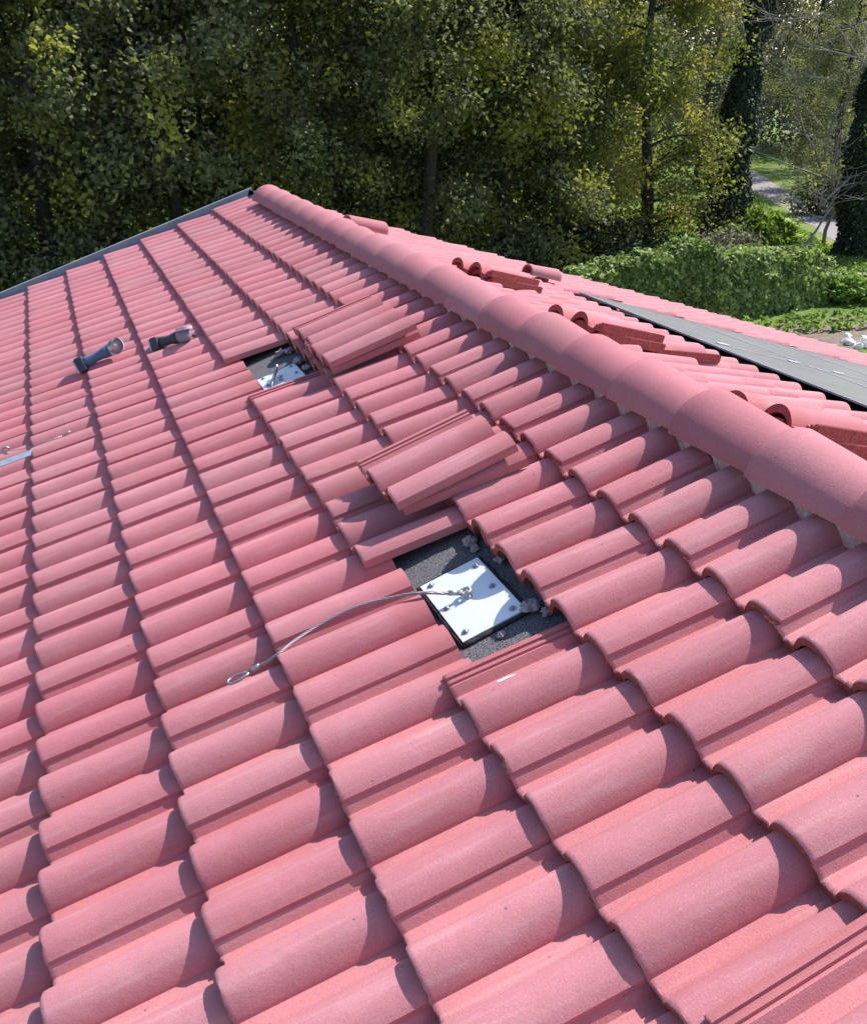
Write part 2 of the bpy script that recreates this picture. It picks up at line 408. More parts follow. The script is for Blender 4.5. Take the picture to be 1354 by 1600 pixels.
def merge(name, lst):
    VV = []; FF = []; MI = []; ZZ = []; b = 0
    for M, me in lst:
        nv = len(me.vertices); co = np.empty(nv * 3); me.vertices.foreach_get('co', co); co = co.reshape(-1, 3)
        A = np.array(M); VV.append(co @ A[:3, :3].T + A[:3, 3])
        lp = np.empty(len(me.loops), dtype=np.int64); me.loops.foreach_get('vertex_index', lp); FF.append(lp + b)
        mi = np.empty(len(me.polygons), dtype=np.int32); me.polygons.foreach_get('material_index', mi); MI.append(mi)
        z = np.empty(nv * 4, dtype=np.float32); me.color_attributes['zone'].data.foreach_get('color', z); ZZ.append(z); b += nv
    V = np.concatenate(VV); F = np.concatenate(FF); MI = np.concatenate(MI); Z = np.concatenate(ZZ)
    me = bpy.data.meshes.new(name); me.vertices.add(len(V)); me.vertices.foreach_set('co', V.ravel())
    me.loops.add(len(F)); me.loops.foreach_set('vertex_index', F); npoly = len(F) // 4
    me.polygons.add(npoly); me.polygons.foreach_set('loop_start', np.arange(npoly) * 4); me.polygons.foreach_set('loop_total', np.full(npoly, 4))
    me.materials.append(M_TILE); me.materials.append(M_RAW); me.polygons.foreach_set('material_index', MI); me.polygons.foreach_set('use_smooth', np.ones(npoly, dtype=bool))
    me.update(calc_edges=True); c = me.color_attributes.new('zone', 'FLOAT_COLOR', 'POINT'); c.data.foreach_set('color', Z)
    me.set_sharp_from_angle(angle=R(38))
    return me
rest = [(t[0], t[1]) for t in tiles if id(t) not in ids]
o = link('roof_tiling', merge('roof_tiling', rest)); tag(o, 'remaining far-off red tiles past the solar panels and along the verge', 'roof tiles', None, 'stuff')

# ------------------------------------------------------------------ loose tiles
def loose(label, M, seed, group, length=TL):
    # levelled: undo the laid tilt so that the tile lies along its own base
    me = tile_mesh('roof_tile', seed, chips=2, length=length)
    o = link('roof_tile', me, None, M); tag(o, label, 'roof tile', group, 'thing'); return o
def LT(x, y, z, rz=0, rx=0, ry=0): return ML @ Matrix.Translation((x, y, z)) @ Euler((R(rx), R(ry), R(rz))).to_matrix().to_4x4()
GLo = 'loose red tiles lifted and stacked on the roof'
loose('lower loose tile sticking out under the nearest stack on the near slope', LT(1.655, 1.125, .050, -4.0, 0, -2.5), 501, GLo)
loose('topmost loose tile of the nearest stack, above the cable hole', LT(1.639, 1.098, .088, 1.6, 0, -4.5), 502, GLo)
loose('lower loose tile at the far side of the farther stack', LT(1.815, 2.62, .040, -.6, 0, -3.5), 503, GLo)
loose('topmost loose tile on the gable side of the farther stack', LT(1.812, 2.610, .070, .4, 0, -4.0), 504, GLo)
loose('lower loose tile on the near side of the farther stack', LT(1.806, 2.330, .048, .8, 0, -3.5), 505, GLo)
loose('topmost loose tile on the near side of the farther stack', LT(1.800, 2.310, .082, 1.6, 0, -4.5), 506, GLo)
loose('loose tile with chalky ribs in the bottom right corner', LT(1.518, -.755, .030, .5, 0, -3.5), 507, GLo)

def RT(r, Y, z, rz=0, rx=0, ry=0): return MR @ Matrix.Translation((-r, -Y, z)) @ Euler((R(rx), R(ry), R(rz))).to_matrix().to_4x4()
# stacks beyond the ridge; x of the tile runs up the slope so the heads face us
loose('lower loose tile of the farthest pair beyond the ridge', RT(.93, 4.05, .030, 14, 3, -4), 511, GLo)
loose('upper loose tile of the farthest pair beyond the ridge', RT(.89, 4.06, .056, 17, 4, -5), 512, GLo)
loose('lower loose tile of the middle stack beyond the ridge', RT(.76, 2.56, .032, 9, 3, -4), 513, GLo)
loose('upper loose tile of the middle stack beyond the ridge', RT(.74, 2.58, .058, 12, 4, -5), 514, GLo)
loose('loose tile tipped against the tiles right of the middle stack', RT(1.16, 2.66, .022, 6, 5, 0), 515, GLo)
loose('lower loose tile of the stack at the right edge beyond the ridge', RT(.60, 1.14, .034, 6, 3, -4), 516, GLo)
loose('upper loose tile of the stack at the right edge beyond the ridge', RT(.58, 1.16, .062, 9, 4, -5), 517, GLo)

# ------------------------------------------------------------------ ridge caps
def cap_mesh(name, seed, r0=.104, r1=.121, L=.345, h0=.060, h1=.086, n=40):
    # y runs towards the gable, the big end laps over the next cap
    rr = random.Random(seed); off = Vector((rr.random()*60, 0, 0)); mb = MB(); th = .016
    ys = [0, .004, .03, .12, .22, .30, L-.006, L]
    def ring(y, dr):
        rad = r0 + (r1 - r0) * y / L + dr; out = []
        for k in range(n + 1):
            q = -math.cos(math.pi * k / n); x = q * rad; hh = h0 + (h1 - h0) * y / L + dr; RR = (rad*rad + hh*hh) / (2*hh); z = math.sqrt(max(0, RR*RR - x*x)) - (RR - hh)
            nz = noise.noise(off + Vector((x*9, y*9, z*9))) * .0012
            out.append(Vector((x*(1+nz*4), y, z + nz)))
        out.insert(0, Vector((-rad - .003, y, -.016))); out.append(Vector((rad + .003, y, -.016)))
        return out
    rings = []
    for k, y in enumerate(ys):
        rings.append(ring(y, -.004 if k in (0, len(ys)-1) else 0))
    m = len(rings[0]); inner = [ring(y, -th) for y in ys]
    V = [p for r in rings for p in r]; b = len(V); V += [p for r in inner for p in r]; F = []; fm = []
    for k in range(len(ys)-1):
        for i in range(m-1):
            F.append((k*m+i, k*m+i+1, (k+1)*m+i+1, (k+1)*m+i)[::-1]); fm.append(0)
            F.append((b+k*m+i, b+k*m+i+1, b+(k+1)*m+i+1, b+(k+1)*m+i)); fm.append(1)
        F.append((k*m, (k+1)*m, b+(k+1)*m, b+k*m)[::-1]); fm.append(1)
        F.append((k*m+m-1, (k+1)*m+m-1, b+(k+1)*m+m-1, b+k*m+m-1)); fm.append(1)
    for i in range(m-1):
        F.append((i, i+1, b+i+1, b+i)); fm.append(1)
        a = (len(ys)-1)*m+i; F.append((a, a+1, b+a+1, b+a)[::-1]); fm.append(1)
    me = mkmesh(name, V, F, [M_RIDGE, M_RAW], True, fm)
    c = me.color_attributes.new('zone', 'FLOAT_COLOR', 'POINT'); c.data.foreach_set('color', [v for p in V for v in (.8, 0, 0, 1)])
    me.set_sharp_from_angle(angle=R(40)); return me
CM = [cap_mesh('ridge_cap', 60 + k) for k in range(5)]
CAPZ = APEX.z + .013
j = 0; y = .252 + .3155 * 19 - .345
nc = 0
while y > -1.6:
    nc += 1
    M = Matrix.Translation((APEX.x + rj.uniform(-.003, .003), y, CAPZ + rj.uniform(-.002, .002))) @ Euler((R(.3) + rj.gauss(0, .002), rj.gauss(0, .006), rj.gauss(0, .004))).to_matrix().to_4x4()
    if nc <= 22:
        o = link('ridge_cap', CM[nc % 5], None, M)
        tag(o, 'rounded red ridge cap, %s from the gable end' % ORD[nc], 'ridge cap', 'rounded caps along the ridge')
    y -= .3155
def loosecap(label, M, L=.30, r0=.050, r1=.062):
    me = cap_mesh('ridge_cap', 90, r0, r1, L, r0, r1); me2 = me
    o = link('loose_ridge_cap', me2, None, M); tag(o, label, 'ridge cap', 'loose half-round caps beyond the ridge'); return o
for (r, Y, lab) in ((.28, 5.20, 'loose half-round cap lying behind the ridge near the gable'), (1.60, 5.05, 'loose half-round cap lying near the corner of the solar panels')):
    # points down the slope
    p = RP(r, Y, .035); d = (RP(r + .3, Y + .12, .035) - p).normalized(); up = Vector((sa, 0, ca))
    x = d.cross(up).normalized(); u = x.cross(d)
    M = Matrix(((x.x, d.x, u.x, p.x), (x.y, d.y, u.y, p.y), (x.z, d.z, u.z, p.z), (0,0,0,1)))
    loosecap(lab, M, .33)

# ------------------------------------------------------------------ the house under the tiles
house = empty('house', Matrix.Translation((APEX.x, 2.0, GZ)))
tag(house, 'single-storey house carrying the red tiled gable roof', 'house')
def hp(mb, name, mats, smooth=False, bevel=0):
    o = mb.obj(name, mats, None, None, smooth, bevel); o.parent = house; o.matrix_parent_inverse = house.matrix_world.inverted(); return o
YN, YF = -5.0, 6.80
XL = -3 * G + .05; RL = 8.3
DZ = -.075
mb = MB()
a0 = ML @ Vector((XL, 0, DZ)); a1 = ML @ Vector((XR - .03, 0, DZ)); b1 = RP(RL - .1, 0, DZ)
mid = Vector((APEX.x, 0, APEX.z + DZ / ca))
def slab(mb, p, q, y0, y1, th, mi=0):
    d = Vector((0, 0, -th)); P = [Vector((p.x, y0, p.z)), Vector((q.x, y0, q.z)), Vector((q.x, y1, q.z)), Vector((p.x, y1, p.z))]
    mb.add(P + [v + d for v in P], [(0,1,2,3),(7,6,5,4),(0,4,5,1),(1,5,6,2),(2,6,7,3),(3,7,4,0)], mi)
slab(mb, a0, mid, YN, YF, .06); hp(mb, 'roof_deck', [M_FELT])
mb = MB(); slab(mb, mid, b1, YN, YF, .06); hp(mb, 'roof_deck', [M_FELT])
M_EPDM = rough_mat('black_rubber_sheet', (.010, .010, .014), (.018, .018, .022), 20, .1, .002, .7)
mb = MB(); mb.box((-7.9, -4.84, -.072), (-1.2, 4.0, -.066), 0, MR); hp(mb, 'rubber_sheet', [M_EPDM])
mb = MB()
mb.box((a0.x + .35, YN + .3, GZ), (a0.x + .6, YF - .3, a0.z - .0)); mb.box((b1.x - .6, YN + .3, GZ), (b1.x - .35, YF - .3, b1.z - .0))
for yy in (YN + .3, YF - .55):
    x0, x1 = a0.x + .6, b1.x - .6
    zz = lambda x: (APEX.z + DZ/ca - .08) - abs(x - APEX.x) * math.tan(AL)
    P = [(x0, yy, GZ), (x1, yy, GZ), (x1, yy, zz(x1)), (APEX.x, yy, zz(APEX.x)), (x0, yy, zz(x0))]
    Q = [(p[0], yy + .25, p[2]) for p in P]
    mb.add(P + Q, [(0,1,2,3,4),(9,8,7,6,5)] + [(i, (i+5), (i+1) % 5 + 5, (i+1) % 5) for i in range(5)])
hp(mb, 'wall', [M_WALL])
# verge flashing: dark tray beside the last tiles with a pale turned-up edge
def strip(mb, A, B, y0, y1, z0, z1, mi=0):  # box along slope between slope-frame points
    pass
mb = MB()
for (Mx, xa, xb, sg) in ((ML, XL - .15, XR + .012, 1), (MR, -RL, .012, -1)):
    yA = 6.74 if sg > 0 else 6.86
    if sg > 0: 
        mb.box((xa, yA, -.052), (xb, 6.925, -.040), 0, Mx); mb.box((xa, 6.925, -.115), (xb, 6.960, .010), 1, Mx)
    else:
        mb.box((xa, -6.925, -.060), (xb, -yA, -.048), 0, Mx); mb.box((xa, -6.945, -.115), (xb, -6.925, -.006), 1, Mx)
hp(mb, 'verge_flashing', [M_FLASH, M_FLASHTOP])
# bedding mortar along both sides of the ridge
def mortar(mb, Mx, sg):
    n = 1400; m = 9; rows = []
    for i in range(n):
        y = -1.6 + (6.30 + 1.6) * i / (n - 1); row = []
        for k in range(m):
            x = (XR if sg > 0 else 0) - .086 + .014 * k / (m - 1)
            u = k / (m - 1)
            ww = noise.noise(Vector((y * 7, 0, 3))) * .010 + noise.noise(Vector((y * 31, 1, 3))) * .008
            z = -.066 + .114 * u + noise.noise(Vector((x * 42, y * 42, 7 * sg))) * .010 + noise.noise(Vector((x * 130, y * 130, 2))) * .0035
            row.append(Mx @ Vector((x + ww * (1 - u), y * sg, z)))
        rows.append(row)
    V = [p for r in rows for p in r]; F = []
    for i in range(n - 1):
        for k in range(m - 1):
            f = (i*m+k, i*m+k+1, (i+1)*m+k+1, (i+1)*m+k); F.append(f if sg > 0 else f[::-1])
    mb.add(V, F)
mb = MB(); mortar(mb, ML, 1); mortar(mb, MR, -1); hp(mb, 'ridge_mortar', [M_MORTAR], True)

# ------------------------------------------------------------------ anchor plates, cable, mortar lumps
def on_left(o): o.matrix_world = ML @ o.matrix_world; return o
def plate(x0, x1, y0, y1, label, bolts, z=-.066):
    cx, cy = (x0 + x1) / 2, (y0 + y1) / 2
    root = empty('anchor_plate', ML @ Matrix.Translation((cx, cy, z))); tag(root, label, 'anchor plate', 'steel anchor plates in the roof gaps')
    hx, hy = (x1 - x0) / 2, (y1 - y0) / 2
    mb = MB(); mb.box((-hx, -hy, -.002), (hx, hy, .003)); p = mb.obj('steel_plate', M_GALV, None, None, False, .0008); p.parent = root
    mb = MB()                                         # black sealant squeezed out round the plate
    pts = []
    for (ax, ay), (bx, by) in (((-hx, -hy), (hx, -hy)), ((hx, -hy), (hx, hy)), ((hx, hy), (-hx, hy)), ((-hx, hy), (-hx, -hy))):
        for k in range(14):
            u = k / 14; pts.append(Vector((ax + (bx - ax)*u, ay + (by - ay)*u, -.006)) )
    pts = [p * 1.0 + Vector((math.copysign(.005, p.x) if abs(abs(p.x)-hx) < 1e-4 else 0, math.copysign(.005, p.y) if abs(abs(p.y)-hy) < 1e-4 else 0, 0)) for p in pts]
    pts.append(pts[0])
    mb.tube(pts, [.0065 + .0035 * noise.noise(p * 60) for p in pts], 8); p = mb.obj('sealant_bead', M_BLACK, None, None, True); p.parent = root
    for bx, by in bolts:
        lx, ly = bx - cx, by - cy
        mb = MB(); M = Matrix.Translation((lx, ly, .003)); mb.lathe([(.0095, 0), (.0095, .0014), (.0085, .0018)], M, 24)
        wsh = mb.obj('bolt', M_BOLT, None, None, False); wsh.parent = root
        mb = MB(); mb.lathe([(.0055, .0018), (.0055, .0048), (.0045, .0054)], M, 6)
        mb.lathe([(.0026, .0054), (.0026, .0085), (.002, .009)], M, 10); nu = mb.obj('nut', M_BOLT); nu.parent = wsh
    # central threaded stud with a wing nut
    mb = MB(); M = Matrix.Translation((1.668 - 1.672, .004 if len(bolts) == 6 else 0, .003))
    mb.lathe([(.010, 0), (.010, .002), (.006, .003), (.006, .012), (.0035, .013), (.0035, .022), (.003, .023)], M, 12)
    for s in (-1, 1): mb.tube([M @ Vector((s*.005, s*.002, .012)), M @ Vector((s*.010, s*.004, .017)), M @ Vector((s*.011, s*.005, .021))], [.003, .003, .002], 8, 0)
    st = mb.obj('wing_nut', M_BOLT, None, None, True); st.parent = root
    return root
plate(1.588, 1.757, .632, .915, 'bright steel anchor plate with six bolts in the nearer gap, cable attached',
      [(1.612, .894), (1.737, .880), (1.733, .772), (1.608, .776), (1.733, .655), (1.608, .660)])
plate(1.575, 1.752, 2.62, 2.885, 'bright steel anchor plate in the farther gap beside the stacked tiles',
      [(1.60, 2.865), (1.73, 2.86), (1.73, 2.76), (1.60, 2.76), (1.73, 2.66), (1.60, 2.66)])
mb = MB()                                             # short bracket standing on the farther plate
def cable(name, label, pts, r, ferr, loop_c, loop_dir, extra=None):
    P = [Vector(p) for p in pts]
    # Catmull-Rom smoothing
    out = []
    for k in range(len(P) - 1):
        a, b, c, d = P[max(k-1, 0)], P[k], P[k+1], P[min(k+2, len(P)-1)]
        for t in [i / 6 for i in range(6)]:
            out.append(.5 * ((2*b) + (c - a)*t + (2*a - 5*b + 4*c - d)*t*t + (-a + 3*b - 3*c + d)*t**3))
    out.append(P[-1])
    mb = MB(); mb.tube(out, r * 1.25, 10); me = mb.mesh(name, [M_CABLE], True); root = link(name, me, None, ML); tag(root, label, 'cable')
    for (p, q, rr) in ferr:
        mb = MB(); mb.tube([p, q], [rr, rr], 12, 0, .75); f = mb.obj('ferrule', M_BOLT, None, None, True); f.parent = root
    return root
cab = cable('steel_cable', 'grey steel wire cable running from the nearer plate across the tiles', [(1.655, .786, -.046), (1.640, .789, -.040), (1.615, .793, -.028), (1.585, .796, -.010), (1.548, .812, -.001), (1.500, .845, -.006), (1.452, .868, -.006), (1.404, .882, -.006), (1.353, .889, -.009), (1.299, .890, -.012), (1.244, .872, -.007), (1.203, .836, .006), (1.164, .852, -.012), (1.142, .866, -.020)], .0036,
      [((1.652, .787, -.045), (1.628, .791, -.034), .0068), ((1.146, .864, -.019), (1.118, .871, -.026), .0072)], None, None)
mb = MB()
lp = [(x, y + .016, z - .010) for x, y, z in [(1.118, .853, -.017), (1.100, .866, -.018), (1.078, .872, -.018), (1.062, .866, -.018), (1.058, .855, -.018), (1.068, .845, -.017), (1.086, .843, -.016), (1.104, .848, -.017), (1.118, .853, -.017)]]
mb.tube(lp, .0036, 8); o = mb.obj('end_loop', M_BOLT, None, None, True); o.parent = cab
mb = MB(); lp = [Vector((1.668 + .013*math.cos(a), .785 + .011*math.sin(a), -.049)) for a in [2*math.pi*i/16 for i in range(17)]]
mb.tube(lp, .0048, 8); o = mb.obj('end_loop', M_BOLT, None, None, True); o.parent = cab
# stub of bracket and short cable on the farther plate
mb = MB(); mb.tube([(1.600, 2.70, -.056), (1.63, 2.77, -.050), (1.66, 2.82, -.040)], [.006, .007, .008], 10); mb.tube([(1.66, 2.82, -.04), (1.675, 2.83, -.018)], [.008, .006], 10)
o = link('cable_clamp', mb.mesh('cable_clamp', [M_BOLT], True), None, ML); tag(o, 'short grey cable clamp bolted on the farther anchor plate', 'clamp')

def blob(p, r, seed, flat=.6):
    bm = bmesh.new(); bmesh.ops.create_icosphere(bm, subdivisions=4, radius=1)
    for v in bm.verts:
        d = 1 + .55 * noise.noise(v.co * 1.6 + Vector((seed*7, 0, 0))) + .30 * noise.noise(v.co * 4 + Vector((seed*3, 9, 0))) + .12 * noise.noise(v.co * 10)
        v.co = Vector((v.co.x * d, v.co.y * d * 1.15, max(v.co.z * d * flat, -.35))) * r
    me = bpy.data.meshes.new('mortar_lump'); bm.to_mesh(me); bm.free(); me.materials.append(M_LUMP)
    me.polygons.foreach_set('use_smooth', [True]*len(me.polygons))
    return link('mortar_lump', me, None, ML @ Matrix.Translation(p) @ Euler((0, 0, seed)).to_matrix().to_4x4())
GLP = 'mortar lumps on the felt in the gaps'
for p, r, s, lab in (((1.772, 1.000, -.064), .018, 1, 'large grey mortar lump at the upper corner of the nearer gap'),
                     ((1.770, .962, -.066), .012, 2, 'small grey mortar lump just below the upper corner of the nearer gap'),
                     ((1.797, .862, -.063), .013, 3, 'small mortar lump under the scalloped tile edges beside the nearer plate'),
                     ((1.768, .628, -.060), .019, 4, 'knobbly mortar lump at the lower right corner of the nearer plate'),
                     ((1.795, .590, -.066), .014, 5, 'flat mortar lump between the nearer plate corner and the tile edge'),
                     ((1.672, .600, -.071), .010, 6, 'thin mortar crumb below the lower edge of the nearer plate'),
                     ((1.735, 3.08, -.062), .022, 7, 'pale mortar lump at the top of the farther gap'),
                     ((1.775, 3.06, -.062), .020, 8, 'mortar lump at the top corner of the farther gap by the tile ends'),
                     ((1.774, 2.88, -.060), .024, 9, 'mortar lump beside the farther plate'),
                     ((1.778, 2.76, -.060), .017, 10, 'mortar lump at the right corner of the farther plate')):
    tag(blob(p, r, s), lab, 'mortar', GLP)
def flake(p, rx, ry, seed, lab, rz=0, mat=M_WHITE, th=.0012):
    rr = random.Random(seed); n = 26; top = []
    for k in range(n):
        a = 2*math.pi*k/n; d = 1 + .45*noise.noise(Vector((math.cos(a)*2, math.sin(a)*2, seed)))+rr.uniform(-.12, .12)
        top.append(Vector((rx*d*math.cos(a), ry*d*math.sin(a), th)))
    V = top + [Vector((v.x*1.05, v.y*1.05, -.003)) for v in top]
    F = [tuple(range(n))] + [(k, k+n, (k+1) % n+n, (k+1) % n) for k in range(n)]
    me = mkmesh('plaster_splash', V, F, [mat])
    o = link('plaster_splash', me, None, ML @ Matrix.Translation(p) @ Euler((0, 0, R(rz))).to_matrix().to_4x4()); tag(o, lab, 'plaster'); return o
# sits on the crown of the first roll below the gap
flake((1.60, .38, prof(.38 - .5*W) - TILT*(1.60 - 5*G) + .0006), .020, .0045, 3, 'small white plaster smear on the tile below the nearer gap', -10)

# ------------------------------------------------------------------ angle grinders
def grinder(name, label, A, B, dn, style):
    # A battery end, B gear head, dn disc normal; all in slope coordinates
    A, B, dn = Vector(A), Vector(B), Vector(dn).normalized(); ax = (B - A); L = ax.length; ax.normalize()
    up = (dn - dn.dot(ax)*ax).normalized(); side = ax.cross(up)
    # local frame: x along the body, z disc side
    M = Matrix(((ax.x, side.x, up.x, A.x), (ax.y, side.y, up.y, A.y), (ax.z, side.z, up.z, A.z), (0,0,0,1)))
    root = empty(name, ML @ M); tag(root, label, 'angle grinder')
    def part(mb, nm, mats, smooth=True, bev=0, par=None):
        o = mb.obj(nm, mats, None, None, smooth, bev); o.parent = par or root; return o
    mb = MB()
    xs = [(.026, .026), (.045, .027), (.065, .0235), (.085, .0225), (.12 if L > .19 else .095, .024), (L - .065, .029), (L - .03, .032)]
    mb.tube([(x, 0, 0) for x, _ in xs], [r for _, r in xs], 16); b = part(mb, 'body', [M_TOOLBLUE if style == 0 else M_TOOLDARK])
    mb = MB(); mb.tube([(.10, 0, .016), (.15, 0, .019)], [.006, .007], 8); part(mb, 'switch', [M_TOOLGREY], True, 0, b)
    mb = MB(); mb.box((-.012, -.038, -.034), (.030, .038, .030)); bat = part(mb, 'battery', [M_TOOLDARK], False, .006)
    mb = MB(); mb.box((-.022, -.036, -.032), (-.0125, .036, .028)); part(mb, 'battery_base', [M_TOOLGREY], False, .003, bat)
    mb = MB(); mb.tube([(L-.034, 0, 0), (L-.02, 0, 0), (L+.012, 0, 0), (L+.026, 0, 0)], [.034, .035, .030, .018], 16)
    mb.lathe([(.022, -.026), (.026, -.018), (.026, .020), (.020, .026)], Matrix.Translation((L, 0, 0)), 18); hd = part(mb, 'gear_head', [M_TOOLGREY if style == 0 else M_TOOLWORN])
    rd = .037
    mb = MB(); mb.lathe([(.008, .030), (rd, .0305), (rd, .0325), (.008, .033)], Matrix.Translation((L + .004, 0, 0)), 40); part(mb, 'cutting_disc', [M_DISC])
    mb = MB(); mb.lathe([(.0195, .0335), (.019, .0345), (.010, .035), (.009, .042), (.004, .0425)], Matrix.Translation((L + .004, 0, 0)), 24); part(mb, 'disc_nut', [M_DISCC])
    # half guard behind the disc
    mb = MB(); rings = []
    for k in range(21):
        a = R(-60 + 180 * k / 20) if style == 0 else R(-10 + 180 * k / 20)
        c, s_ = math.cos(a), math.sin(a)
        rings.append([Vector((L+.004 + c*r, s_*r, z)) for r, z in ((.020, .022), (.043, .022), (.043, .037), (.0415, .037), (.0415, .0235), (.020, .0235))])
    mb.rings(rings); part(mb, 'disc_guard', [M_TOOLGREY], False)
    if style == 1:
        mb = MB(); mb.tube([(L, -.026, .0), (L + .002, -.05, .0), (L, -.085, 0)], [.006, .010, .009], 12); part(mb, 'side_handle', [M_TOOLDARK])
    return root
grinder('angle_grinder', 'dusty blue cordless angle grinder with brown disc facing up, left of the other', (.875, 3.93, .030), (1.075, 3.905, .050), (.05, -.90, .42), 0)
grinder('angle_grinder', 'small dark cordless angle grinder lying head-up, right of the blue one', (1.262, 3.755, .022), (1.405, 3.655, .030), (.35, .25, .90), 1)

# ------------------------------------------------------------------ metal strip and wire at the left edge
mb = MB()
P = [(-.04, 3.02, .045), (.606, 2.925, .034)]
prof_s = [(0, 0), (.052, .004), (.053, -.012), (.050, -.012), (.049, .001), (0, -.003)]
a, b = Vector(P[0]), Vector(P[1]); d = (b - a).normalized(); sd = Vector((0, 0, 1)).cross(d)
mb.rings([[p + sd*u + Vector((0, 0, v)) for u, v in prof_s] for p in (a, b)])
M_STRIP = rough_mat('dull_blue_grey_sheet', (.22, .25, .32), (.32, .36, .44), 30, .1, .001, .5, .2)
o = link('metal_strip', mb.mesh('metal_strip', [M_STRIP]), None, ML); tag(o, 'folded galvanised metal strip lying across the tiles at the left edge', 'metal strip')
mb = MB(); mb.tube([(.45, 3.16, .02), (.50, 3.13, .026), (.56, 3.09, .022), (.62, 3.075, .016), (.74, 3.06, .010)], .0014, 6)
mb.tube([Vector((.496 + .016*math.cos(t), 3.135, .030 + .014*math.sin(t))) for t in [2*math.pi*k/14 for k in range(12)]], .005, 8)
mb.tube([(.74, 3.06, .010), (.775, 3.06, .014)], .004, 6)
o = link('wire', mb.mesh('wire', [M_BOLT], True), None, ML); tag(o, 'thin bright wire with a hooked end above the metal strip', 'wire')

# ------------------------------------------------------------------ solar panels on the far slope
Yb = [4.82, 3.43, 2.04, .65, -.74]; rb0 = 1.92; rl = .95
pos = ['closest to the verge', 'second from the verge', 'third from the verge', 'fourth from the verge']
rows = ['top row', 'second row', 'third row', 'fourth row', 'lowest row']
for k in range(5):
    for m in range(4):
        r0 = rb0 + k * rl + .002; r1 = rb0 + (k + 1) * rl - .002; ya = Yb[m] - .003; yb = Yb[m+1] + .003
        c = RP((r0 + r1) / 2, (ya + yb) / 2, .0)
        if not any(inframe(RP(r, y, 0), 0) for r in (r0, r1, (r0+r1)/2) for y in (ya, yb, (ya+yb)/2)): continue
        Mc = MR.copy(); Mc.translation = c
        root = empty('solar_panel', Mc); tag(root, 'dark grey solar panel on the far slope, %s, %s' % (rows[k], pos[m]), 'solar panel', 'solar panels set into the far slope')
        hx = (r1 - r0) / 2; hy = (ya - yb) / 2
        mb = MB()
        for lo, hi in (((-hx, -hy, -.008), (hx, -hy + .012, .002)), ((-hx, hy - .012, -.008), (hx, hy, .002)), ((-hx, -hy + .012, -.008), (-hx + .012, hy - .012, .002)), ((hx - .012, -hy + .012, -.008), (hx, hy - .012, .002))): mb.box(lo, hi)
        f = mb.obj('panel_frame', M_PVF); f.parent = root
        mb = MB(); mb.box((-hx + .012, -hy + .012, -.007), (hx - .012, hy - .012, -.001)); g = mb.obj('panel_glass', M_PV); g.parent = root
        if m > 0:
            for u in (-.6, .6):
                mb = MB(); mb.box((u*hx - .045, -hy - .016, .002), (u*hx + .045, -hy + .008, .010)); q = mb.obj('clamp', M_CLAMP, None, None, False, .002); q.parent = root

# ------------------------------------------------------------------ ground
def ground_mat():
    t = NT('meadow_ground'); n = t.noise(.35, 5, .6); n2 = t.noise(6, 4, .7)
    c = t.ramp(n, [(.30, (.075, .125, .025)), (.5, (.14, .21, .04)), (.72, (.24, .25, .09))]); c = t.mix(t.math('MULTIPLY', n2, .5), c, (.13, .17, .05))
    t.base(c); t.set(.95, 0, .1); t.bump(n2, .8, .08); return t.m
mb = MB(); N = 60
def gridsheet(x0, x1, y0, y1, nx, ny, zf):
    V = [Vector((x0 + (x1-x0)*i/nx, y0 + (y1-y0)*j_/ny, zf(x0 + (x1-x0)*i/nx, y0 + (y1-y0)*j_/ny))) for j_ in range(ny+1) for i in range(nx+1)]
    F = [(j_*(nx+1)+i, j_*(nx+1)+i+1, (j_+1)*(nx+1)+i+1, (j_+1)*(nx+1)+i) for j_ in range(ny) for i in range(nx)]
    return V, F
V, F = gridsheet(-400, 500, -300, 600, 90, 90, lambda x, y: GZ)
tag(link('ground', mkmesh('ground', V, F, [ground_mat()])), kind='structure')
def ribbon(name, pts, wd, mat, dz, edge=.25, sub=10):
    P = [Vector((x, y, 0)) for x, y in pts]; out = []
    for k in range(len(P) - 1):
        a, b, c, d = P[max(k-1, 0)], P[k], P[k+1], P[min(k+2, len(P)-1)]
        for t in [i / sub for i in range(sub)]: out.append(.5*((2*b)+(c-a)*t+(2*a-5*b+4*c-d)*t*t+(-a+3*b-3*c+d)*t**3))
    out.append(P[-1]); V = []
    for k, p in enumerate(out):
        t = (out[min(k+1, len(out)-1)] - out[max(k-1, 0)]).normalized(); nrm = Vector((-t.y, t.x, 0))
        for s in (-1, 1):
            ww = wd/2 + edge*noise.noise(p*1.1 + Vector((0, 0, s*5)))
            q = p + nrm*s*ww; V.append((q.x, q.y, GZ + dz))
    F = [(2*k, 2*k+2, 2*k+3, 2*k+1)[::-1] for k in range(len(out)-1)]
    return tag(link(name, mkmesh(name, V, F, [mat])), kind='structure')
M_PATH = rough_mat('pale_gravel_path', (.19, .175, .18), (.30, .275, .28), 8, .5, .02)
M_DIRT = rough_mat('dry_pinkish_dirt', (.34, .26, .21), (.52, .42, .36), 5, .6, .03)
M_SOIL = rough_mat('garden_soil', (.13, .10, .075), (.24, .19, .15), 6, .8, .04)
ribbon('path', [(25.0, 17), (25.9, 21.5), (27.0, 25.5), (29.0, 29.5), (31.6, 34.5), (34.6, 40.5), (38, 47), (40, 55)], 1.6, M_PATH, .004)
ribbon('dirt_track', [(19.2, 22.9), (22.5, 21.5), (26, 19.8), (30, 18)], .42, M_DIRT, .008, .2)
ribbon('dirt_track', [(18.6, 22.1), (21.8, 20.6), (25.2, 18.9), (29, 17)], .42, M_DIRT, .008, .2)
ribbon('garden_soil', [(13.5, 16.2), (16.5, 16.4), (19.5, 15.9), (24, 14.6)], 2.3, M_SOIL, .006, .5)

